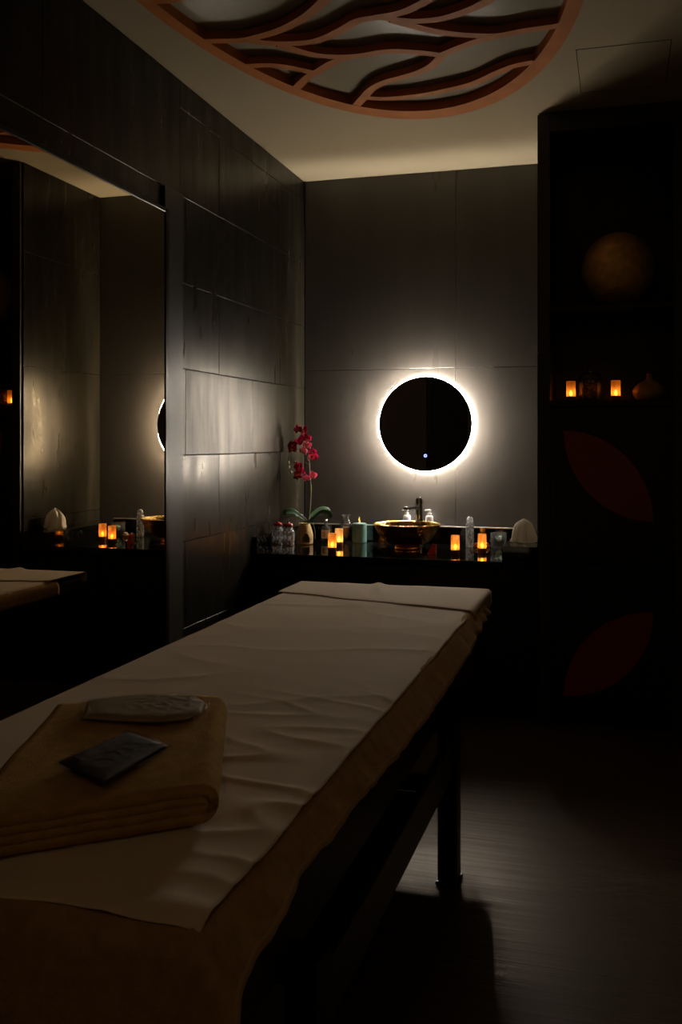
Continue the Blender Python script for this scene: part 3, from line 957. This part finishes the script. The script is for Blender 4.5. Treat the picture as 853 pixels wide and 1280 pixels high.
# ceramic oil burner with an arched opening
ob = thing('oil_burner', 'beige ribbed ceramic oil burner with an arched opening, holding the orchid', 'oil burner', (-1.598, 4.86, CT + 0.0005))
prof = [(0.0, 0.0), (0.040, 0.0), (0.042, 0.004)]
NP = 40
for i in range(NP + 1):
    z = 0.006 + i * 0.102 / NP
    f = i / NP
    r = 0.042 + 0.002 * math.sin(PI * f) - 0.016 * max(0, f - 0.35) ** 1.3 / 0.65 ** 1.3
    r += 0.0007 * math.sin(i * 1.6)
    prof.append((r, z))
prof += [(0.031, 0.110), (0.026, 0.112)]
adir = math.atan2(-1, 0.42)
def burn_skip(j, i):
    if j < 3: return False
    z = 0.006 + (j - 2) * 0.102 / NP
    a = 2 * PI * (i + 0.5) / 72
    da = (a - adir + PI) % (2 * PI) - PI
    x = da * 0.042
    return z > 0.012 and (x / 0.021) ** 2 + ((z - 0.014) / 0.046) ** 2 < 1
bo = obj('burner_body', lathe(prof, 72, skip=burn_skip), M['ceramic'], ob, smooth=True, world=False)
solidify(bo, 0.004, -1.0)
obj('top_dish', lathe([(0, 0.104), (0.022, 0.104), (0.027, 0.108), (0.024, 0.110), (0.0, 0.107)], 32), M['ceramic'], ob, smooth=True, world=False)

# orchid
OX, OY, OZ = -1.584, 4.868, CT + 0.1130
orc = thing('orchid', 'magenta orchid spray with long leaves rising from the ceramic burner', 'orchid', (OX, OY, OZ))
st = smooth_path([(OX, OY, OZ), (-1.577, 4.875, 0.887), (-1.573, 4.88, 0.994), (-1.575, 4.88, 1.057), (-1.580, 4.88, 1.142), (-1.590, 4.88, 1.206), (-1.608, 4.88, 1.270), (-1.632, 4.88, 1.313)], 6)
obj('flower_stem', add_tube(BM(), st, [0.0042 - 0.0024 * i / (len(st) - 1) for i in range(len(st))], 8), M['stem'], orc, smooth=True)
tw2 = smooth_path([(-1.580, 4.88, 1.135), (-1.60, 4.875, 1.150), (-1.63, 4.87, 1.148), (-1.665, 4.865, 1.140), (-1.690, 4.86, 1.150)], 5)
obj('side_stem', add_tube(BM(), tw2, [0.0022 - 0.0012 * i / (len(tw2) - 1) for i in range(len(tw2))], 6), M['stem'], orc, smooth=True)
def make_leaf(spine, width):
    sp = smooth_path(spine, 6)
    bm = BM()
    n = len(sp)
    rows = []
    for i, p in enumerate(sp):
        f = i / (n - 1)
        w = width * (0.35 + 1.5 * f) * math.sqrt(max(0, 1 - f ** 3.2)) * 0.62 + 0.001
        t = (sp[min(i + 1, n - 1)] - sp[max(i - 1, 0)]).normalized()
        s = t.cross(Vector((0, 0, 1))).normalized()
        up = s.cross(t).normalized()
        tip = R(48) * (1 if s.y > 0 else -1)
        s, up = s * math.cos(tip) + up * math.sin(tip), up * math.cos(tip) - s * math.sin(tip)
        rows.append([bm.verts.new(p + s * w * k + up * (abs(k) ** 1.5) * w * 0.45) for k in (-1, -0.5, 0, 0.5, 1)])
    for A, B in zip(rows[:-1], rows[1:]):
        for k in range(4):
            bm.faces.new((A[k], A[k + 1], B[k + 1], B[k]))
    o = obj('leaf', bm, M['leaf_green'], orc, smooth=True)
    solidify(o, 0.0015, 0.0)
    return o
make_leaf([(OX, OY, OZ + 0.002), (-1.622, 4.86, 0.862), (-1.660, 4.845, 0.888), (-1.690, 4.83, 0.886), (-1.704, 4.825, 0.876)], 0.026)
make_leaf([(OX, OY, OZ + 0.002), (-1.545, 4.86, 0.858), (-1.505, 4.85, 0.884), (-1.468, 4.84, 0.882), (-1.445, 4.835, 0.862)], 0.027)
make_leaf([(OX, OY, OZ + 0.002), (-1.570, 4.90, 0.868), (-1.535, 4.94, 0.895), (-1.490, 4.97, 0.893)], 0.022)
rt = smooth_path([(OX + 0.006, OY - 0.02, OZ), (-1.550, 4.835, 0.832), (-1.533, 4.825, 0.80), (-1.529, 4.82, 0.752)], 6)
obj('aerial_root', add_tube(BM(), rt, 0.0022, 6), M['stem'], orc, smooth=True)
def make_flower(pos, size, face, roll, pm, seed):
    """five petals and a lip, one continuous mesh; face is the direction the flower looks"""
    rnd = random.Random(seed)
    bm = BM()
    for k, (ang, w, l) in enumerate(((90, 0.30, 0.52), (210, 0.28, 0.50), (330, 0.28, 0.50), (18, 0.46, 0.50), (162, 0.46, 0.50))):
        a = R(ang) + roll + rnd.uniform(-0.15, 0.15)
        bend = rnd.uniform(-0.12, 0.22)
        d = Vector((math.cos(a), math.sin(a), 0))
        s = Vector((-math.sin(a), math.cos(a), 0))
        rows = []
        for i in range(6):
            f = i / 5
            ww = w * math.sin(PI * min(0.96, 0.10 + 0.86 * f)) ** 0.75 * 0.62
            c = d * (l * f) + Vector((0, 0, bend * f * f * 1.6 + (0.03 if k > 2 else 0)))
            rows.append([bm.verts.new(c + s * ww * q + Vector((0, 0, 0.12 * abs(q) * ww))) for q in (-1, 0, 1)])
        for A, B in zip(rows[:-1], rows[1:]):
            for q in (0, 1):
                bm.faces.new((A[q], A[q + 1], B[q + 1], B[q]))
    for k, (ang, l) in enumerate(((270, 0.26), (235, 0.18), (305, 0.18))):
        a = R(ang) + roll
        d = Vector((math.cos(a), math.sin(a), 0))
        s = Vector((-math.sin(a), math.cos(a), 0))
        rows = []
        for i in range(4):
            f = i / 3
            c = d * (l * f) + Vector((0, 0, 0.10 + 0.22 * f - 0.2 * f * f))
            ww = 0.08 * math.sin(PI * (0.2 + 0.75 * f)) + 0.01
            rows.append([bm.verts.new(c + s * ww * q) for q in (-1, 0, 1)])
        for A, B in zip(rows[:-1], rows[1:]):
            for q in (0, 1):
                fc = bm.faces.new((A[q], A[q + 1], B[q + 1], B[q])); fc.material_index = 1
    z = Vector(face).normalized()
    x = Vector((0, 0, 1)).cross(z).normalized()
    y = z.cross(x)
    mtx = Matrix.Translation(pos) @ Matrix((x, y, z)).transposed().to_4x4() @ Matrix.Scale(size, 4)
    bmesh.ops.transform(bm, matrix=mtx, verts=bm.verts)
    o = obj('flower', bm, [pm, M['lip']], orc, smooth=True)
    solidify(o, 0.0006, 0.0)
    return o
P_, Q_, D_ = M['petal'], M['petal_pale'], M['petal_dark']
flowers = [((-1.629, 1.323), P_), ((-1.601, 1.319), D_), ((-1.582, 1.279), P_), ((-1.615, 1.281), P_), ((-1.592, 1.240), Q_), ((-1.638, 1.257), P_),
           ((-1.680, 1.244), D_), ((-1.664, 1.220), D_), ((-1.602, 1.210), Q_), ((-1.553, 1.206), P_), ((-1.572, 1.176), Q_), ((-1.546, 1.177), P_),
           ((-1.634, 1.129), P_), ((-1.630, 1.093), P_), ((-1.608, 1.103), P_), ((-1.641, 1.075), D_), ((-1.595, 1.066), Q_), ((-1.549, 1.083), Q_)]
for i, ((fx, fz), pm) in enumerate(flowers):
    rnd = random.Random(100 + i)
    fy = 4.872 + rnd.uniform(-0.035, 0.015)
    fc = (rnd.uniform(-0.7, 0.7), -1, rnd.uniform(-0.35, 0.45))
    make_flower((max(fx, -1.675), fy, fz), rnd.uniform(0.044, 0.054) * (1.15 if i == 17 else 1), fc, rnd.uniform(-0.5, 0.5), pm, i)
for i, (bx, bz) in enumerate(((-1.690, 1.150), (-1.655, 1.152), (-1.688, 1.128), (-1.676, 1.099))):
    b2 = BM(); bmesh.ops.create_uvsphere(b2, u_segments=10, v_segments=8, radius=0.006)
    bmesh.ops.scale(b2, vec=(1, 1, 1.35), verts=b2.verts)
    bmesh.ops.translate(b2, vec=(bx, 4.86, bz), verts=b2.verts)
    obj('bud', b2, M['bud'], orc, smooth=True)

# small glass bottle with a paper label
sb = thing('scent_bottle', 'small clear bottle with a cream label behind the amber candle', 'bottle', (-1.520, 4.985, CT + 0.0005))
obj('glass_body', lathe([(0, 0), (0.022, 0), (0.0245, 0.004), (0.0245, 0.070), (0.021, 0.082), (0.009, 0.090), (0.009, 0.106), (0.0065, 0.106), (0.0065, 0.089), (0.019, 0.080), (0.022, 0.069), (0.022, 0.006), (0, 0.005)], 36), M['glass'], sb, smooth=True, world=False)
lab = BM()
for i in range(15):
    a0, a1 = R(-165) + i * R(150) / 15, R(-165) + (i + 1) * R(150) / 15
    vs = [lab.verts.new((0.0252 * math.cos(a), 0.0252 * math.sin(a), z)) for a, z in ((a0, 0.022), (a1, 0.022), (a1, 0.066), (a0, 0.066))]
    lab.faces.new(vs)
    if 3 <= i <= 7:
        vs = [lab.verts.new((0.0256 * math.cos(a), 0.0256 * math.sin(a), z)) for a, z in ((a0, 0.030), (a1, 0.030), (a1, 0.058), (a0, 0.058))]
        lab.faces.new(vs).material_index = 1
tag(obj('paper_label', lab, [M['label'], M['tan']], sb, world=False), 'cream label with an amber patch')
obj('stopper', lathe([(0, 0.1065), (0.010, 0.1065), (0.011, 0.112), (0.009, 0.121), (0, 0.123)], 24), M['chrome'], sb, smooth=True, world=False)

# tall glass flask with flared lip, pinkish salts inside
fl = thing('salt_flask', 'tall clear glass flask with a flared lip and pinkish salts, left of the teal candle', 'bottle', (-1.413, 5.005, CT + 0.0005))
obj('glass_body', lathe([(0, 0), (0.026, 0), (0.0285, 0.005), (0.0285, 0.100), (0.025, 0.112), (0.017, 0.120), (0.017, 0.138), (0.024, 0.146), (0.024, 0.149), (0.0215, 0.148), (0.0145, 0.139), (0.0145, 0.119), (0.022, 0.110), (0.0262, 0.099), (0.0262, 0.007), (0, 0.006)], 40), M['glass'], fl, smooth=True, world=False)
obj('bath_salts', lathe([(0, 0.0075), (0.0252, 0.0075), (0.0252, 0.078), (0.012, 0.084), (0, 0.085)], 32), M['pink_salt'], fl, world=False)

# teal pillar candle with a lattice of raised diamonds
tc = thing('pillar_candle', 'teal textured pillar candle with a gold wick beside the gold basin', 'candle', (-1.342, 5.015, CT + 0.0005))
bm = BM()
nA, nZ_, rC, hC = 96, 44, 0.0385, 0.104
def teal(a, r, z):
    if z < 0.002 or z > hC - 0.004: return r, z
    return r + 0.0011 * (abs(math.sin(12 * a + z * 190)) * abs(math.sin(12 * a - z * 190)) - 0.4), z
add_lathe(bm, [(0, 0), (rC - 0.001, 0)] + [(rC, 0.0021 + (hC - 0.0065) * i / nZ_) for i in range(nZ_ + 1)] + [(rC - 0.004, hC), (rC - 0.010, hC + 0.001), (0, hC + 0.004)], nA, fn=teal)
obj('wax_body', bm, M['teal_wax'], tc, smooth=True, world=False)
obj('wick', add_tube(BM(), smooth_path([(0, 0, hC + 0.003), (0.001, 0, hC + 0.012), (-0.003, 0, hC + 0.020), (0.001, 0, hC + 0.027), (-0.001, 0, hC + 0.034)], 5), [0.0022 + 0.0022 * math.sin(PI * min(1, 0.25 + i / 26)) - 0.00008 * i for i in range(21)], 8), M['wick'], tc, smooth=True, world=False)

# hammered gold basin
bs = thing('vessel_basin', 'round hammered gold vessel basin standing on the black counter', 'basin', (-1.033, 4.79, CT + 0.0005))
obj('bowl', lathe([(0, 0.020), (0.058, 0.020), (0.085, 0.026), (0.115, 0.042), (0.142, 0.070), (0.158, 0.098), (0.166, 0.118), (0.171, 0.1235), (0.172, 0.1275), (0.167, 0.1285), (0.161, 0.122),
                   (0.152, 0.098), (0.135, 0.070), (0.108, 0.046), (0.070, 0.032), (0.020, 0.029), (0, 0.029)], 96), M['gold'], bs, smooth=True, world=False)
obj('base_ring', lathe([(0.050, 0.0), (0.062, 0.0), (0.064, 0.004), (0.058, 0.0195), (0.046, 0.0195)], 48, closed=True), M['gold'], bs, smooth=True, world=False)
obj('drain', lathe([(0, 0.0295), (0.021, 0.0295), (0.022, 0.032), (0.006, 0.033), (0, 0.033)], 28), M['chrome'], bs, smooth=True, world=False)

# faucet behind the basin
fc = thing('basin_faucet', 'chrome column faucet with short spout behind the gold basin', 'faucet', (-1.018, 5.032, CT + 0.0005))
obj('column', lathe([(0, 0), (0.026, 0), (0.026, 0.006), (0.0195, 0.010), (0.0195, 0.205), (0.0175, 0.208), (0, 0.208)], 32), M['chrome'], fc, smooth=False, world=False)
obj('spout', add_box(BM(), -0.012, 0.012, -0.125, -0.010, 0.188, 0.203, 0.003), M['chrome'], fc, world=False)
fc.children[-1].rotation_euler = (0, 0, R(-24))
obj('lever', add_box(add_lathe(BM(), [(0, 0.209), (0.021, 0.209), (0.021, 0.240), (0.019, 0.243), (0, 0.243)], 32), -0.006, 0.006, 0.0, 0.045, 0.238, 0.246, 0.002), M['chrome'], fc, world=False)

# two pump dispensers on the ledge behind the basin
def make_pump(loc, label, rotz):
    t = thing('pump_dispenser', label, 'dispenser', loc, rotz, 'white pump dispensers')
    obj('bottle_body', lathe([(0, 0), (0.019, 0), (0.0205, 0.003), (0.0205, 0.044), (0.016, 0.051), (0.009, 0.054), (0.009, 0.058), (0, 0.058)], 32), M['white_plastic'], t, smooth=True, world=False)
    obj('pump_head', add_box(add_lathe(BM(), [(0, 0.0582), (0.012, 0.0582), (0.012, 0.064), (0.0055, 0.066), (0.0055, 0.073), (0.010, 0.074), (0.010, 0.083), (0, 0.084)], 24), -0.026, 0.004, -0.005, 0.005, 0.075, 0.082, 0.002), M['white_plastic'], t, world=False)
    return t
p0 = make_pump((-1.108, 5.135, 0.8125), 'white pump dispenser left of the chrome faucet behind the basin', R(25))
dup(p0, (-0.984, 5.135, 0.8125), 'white pump dispenser right of the chrome faucet behind the basin', R(0))

# tall crystal bottle, mint tumbler, soaps, sachet
cb = thing('crystal_bottle', 'tall narrow faceted crystal bottle with domed top right of the basin', 'bottle', (-0.742, 4.975, CT + 0.0005))
def fac2(a, rr, z):
    return rr * (1 + 0.06 * math.cos(10 * a + z * 160) * (1 if 0.008 < z < 0.118 else 0)), z
obj('glass_body', lathe([(0, 0), (0.019, 0)] + [(0.0205, 0.004 + 0.006 * i) for i in range(20)] + [(0.015, 0.124), (0.015, 0.127), (0.012, 0.127), (0.012, 0.122), (0.0165, 0.114), (0.0165, 0.010), (0, 0.009)], 60, fn=fac2), M['cut_glass'], cb, world=False)
obj('stopper', lathe([(0, 0.1275), (0.0165, 0.1275), (0.0175, 0.134), (0.016, 0.146), (0.010, 0.154), (0, 0.157)], 28), M['cut_glass'], cb, smooth=True, world=False)
gt = thing('mint_tumbler', 'clear glass tumbler of mint green crystals beside the raised black block', 'tumbler', (-0.596, 4.985, CT + 0.0005))
obj('glass_body', lathe([(0, 0), (0.036, 0), (0.039, 0.004), (0.041, 0.074), (0.0395, 0.075), (0.038, 0.073), (0.0362, 0.008), (0, 0.008)], 44), M['glass'], gt, smooth=True, world=False)
cr = BM()
rnd = random.Random(3)
for k in range(70):
    a, rr, z = rnd.uniform(0, 2 * PI), 0.029 * math.sqrt(rnd.random()), 0.014 + 0.045 * rnd.random()
    b2 = BM(); bmesh.ops.create_icosphere(b2, subdivisions=1, radius=rnd.uniform(0.004, 0.0065))
    bmesh.ops.scale(b2, vec=(rnd.uniform(.7, 1.2), rnd.uniform(.7, 1.2), rnd.uniform(.7, 1.2)), verts=b2.verts)
    bmesh.ops.scale(b2, vec=(1.25, 1.25, 1.25), verts=b2.verts)
    bmesh.ops.translate(b2, vec=(rr * math.cos(a), rr * math.sin(a), z), verts=b2.verts)
    me = bpy.data.meshes.new('t'); b2.to_mesh(me); b2.free(); cr.from_mesh(me); bpy.data.meshes.remove(me)
tag(obj('crystals', cr, M['mint'], gt, world=False), kind='stuff')
def make_soap(loc, label, m, seed):
    rnd = random.Random(seed)
    bm = BM()
    def petals(a, r, z):
        return r * (1 + 0.10 * math.cos(5 * a + z * 200)), z
    add_lathe(bm, [(0, 0), (0.012, 0), (0.017, 0.005), (0.0175, 0.010), (0.013, 0.015), (0.0145, 0.017), (0.009, 0.020), (0.010, 0.022), (0.004, 0.024), (0, 0.023)], 40, fn=petals)
    o = obj('soap_flower', bm, m, None, smooth=True)
    o.location = loc
    tag(o, label, 'soap', 'small soap flowers')
    return o
make_soap((-0.705, 4.945, CT + 0.0005), 'small pink soap flower at the foot of the tall crystal bottle', M['pink_soap'], 1)
make_soap((-0.655, 4.965, CT + 0.0005), 'small cream soap flower left of the mint tumbler', M['cream_soap'], 2)
sc = thing('sachet', 'small red and white folded paper sachet under the right side of the gold basin', 'sachet', (-0.872, 4.605, CT + 0.0005), R(12))
tri = BM()
add_prism(tri, [(-0.020, 0.0), (0.018, 0.0), (0.021, 0.046), (0.004, 0.050)], -0.001, 0.001)
bmesh.ops.transform(tri, matrix=Matrix.Translation((0, 0.004, 0)) @ Matrix.Rotation(R(74), 4, 'X'), verts=tri.verts)
obj('front_flap', tri, M['sachet_red'], sc, world=False)
tri = BM()
add_prism(tri, [(-0.020, 0.0), (0.022, 0.0), (0.021, 0.046), (0.004, 0.050)], -0.001, 0.001)
bmesh.ops.transform(tri, matrix=Matrix.Translation((0.004, 0.030, 0)) @ Matrix.Rotation(R(106), 4, 'X'), verts=tri.verts)
obj('back_flap', tri, M['sachet_white'], sc, world=False)

# crumpled white napkin on the raised block
nb = BM()
def nap(a, r, z):
    f = max(0.0, min(1.0, z / 0.125))
    k = 1 + (0.20 * math.cos(5 * a + 1.0 + f * 2.2) + 0.12 * math.cos(9 * a + f * 3)) * (1 - 0.55 * f)
    k += 0.16 * nz(math.cos(a) * 2.2, math.sin(a) * 2.2, z * 26)
    zz = z * (1 + 0.08 * nz(math.cos(a) * 1.8, math.sin(a) * 1.8, 5 + z * 8)) if z > 0.002 else z
    return r * k * 0.9, zz
add_lathe(nb, [(0, 0.0), (0.040, 0.0), (0.060, 0.003), (0.060, 0.012), (0.056, 0.022), (0.056, 0.035), (0.054, 0.052), (0.050, 0.066), (0.043, 0.080), (0.033, 0.092), (0.020, 0.102), (0.007, 0.108), (0, 0.109)], 80, fn=nap)
np_ = obj('cloth_napkin', nb, M['napkin'], None, smooth=True)
np_.location = (-0.430, 4.60, 0.7905)
tag(np_, 'crumpled white cloth napkin peaked like a cone on the raised black block', 'napkin')

# ------------------------------------------------------------------ things on the cabinet shelves
gl = thing('gold_globe', 'large round mottled gold globe on the upper cabinet shelf', 'globe', (-0.007, 4.60, 1.8655))
b2 = BM(); bmesh.ops.create_uvsphere(b2, u_segments=64, v_segments=40, radius=0.163)
bmesh.ops.scale(b2, vec=(1, 1, 1.04), verts=b2.verts)
bmesh.ops.translate(b2, vec=(0, 0, 0.012 + 0.163 * 1.04), verts=b2.verts)
obj('globe_body', b2, M['old_gold'], gl, smooth=True, world=False)
obj('stand_ring', lathe([(0.040, 0.0), (0.055, 0.0), (0.055, 0.010), (0.046, 0.0215), (0.040, 0.018)], 40, closed=True), M['black_frame'], gl, world=False)

lj = thing('lidded_jar', 'clear glass jar of dried flowers with a domed lid on the cabinet shelf', 'jar', (-0.129, 4.545, 1.4455))
obj('glass_body', lathe([(0, 0), (0.048, 0), (0.052, 0.004), (0.053, 0.100), (0.048, 0.112), (0.046, 0.114), (0.0435, 0.112), (0.0498, 0.099), (0.049, 0.008), (0, 0.007)], 48), M['glass'], lj, smooth=True, world=False)
obj('lid', lathe([(0.0, 0.1145), (0.049, 0.1145), (0.050, 0.118), (0.044, 0.128), (0.028, 0.136), (0.012, 0.139), (0.010, 0.143), (0.013, 0.149), (0.008, 0.153), (0, 0.154)], 40), M['glass'], lj, smooth=True, world=False)
df = BM()
rnd = random.Random(5)
for k in range(110):
    a, rr, z = rnd.uniform(0, 2 * PI), 0.038 * math.sqrt(rnd.random()), 0.016 + 0.078 * rnd.random()
    b3 = BM(); bmesh.ops.create_icosphere(b3, subdivisions=1, radius=rnd.uniform(0.004, 0.008))
    bmesh.ops.scale(b3, vec=(1, rnd.uniform(.3, .9), rnd.uniform(.4, 1.1)), verts=b3.verts)
    bmesh.ops.rotate(b3, cent=(0, 0, 0), matrix=Matrix.Rotation(rnd.uniform(0, 6), 3, 'Z'), verts=b3.verts)
    bmesh.ops.translate(b3, vec=(rr * math.cos(a), rr * math.sin(a), z), verts=b3.verts)
    me = bpy.data.meshes.new('t'); b3.to_mesh(me); b3.free(); df.from_mesh(me); bpy.data.meshes.remove(me)
tag(obj('dried_flowers', df, M['dried'], lj, world=False), kind='stuff')

bv = obj('bulb_vase', lathe([(0, 0), (0.040, 0), (0.058, 0.010), (0.071, 0.030), (0.072, 0.046), (0.062, 0.064), (0.042, 0.080), (0.022, 0.090), (0.013, 0.099), (0.0115, 0.112), (0.014, 0.121), (0.0125, 0.123), (0.0085, 0.114), (0.009, 0.100), (0, 0.096)], 56), M['pot'], None, smooth=True)
bv.location = (0.127, 4.545, 1.4455)
tag(bv, 'squat tan bulb shaped vase with a narrow neck at the shelf right end', 'vase')
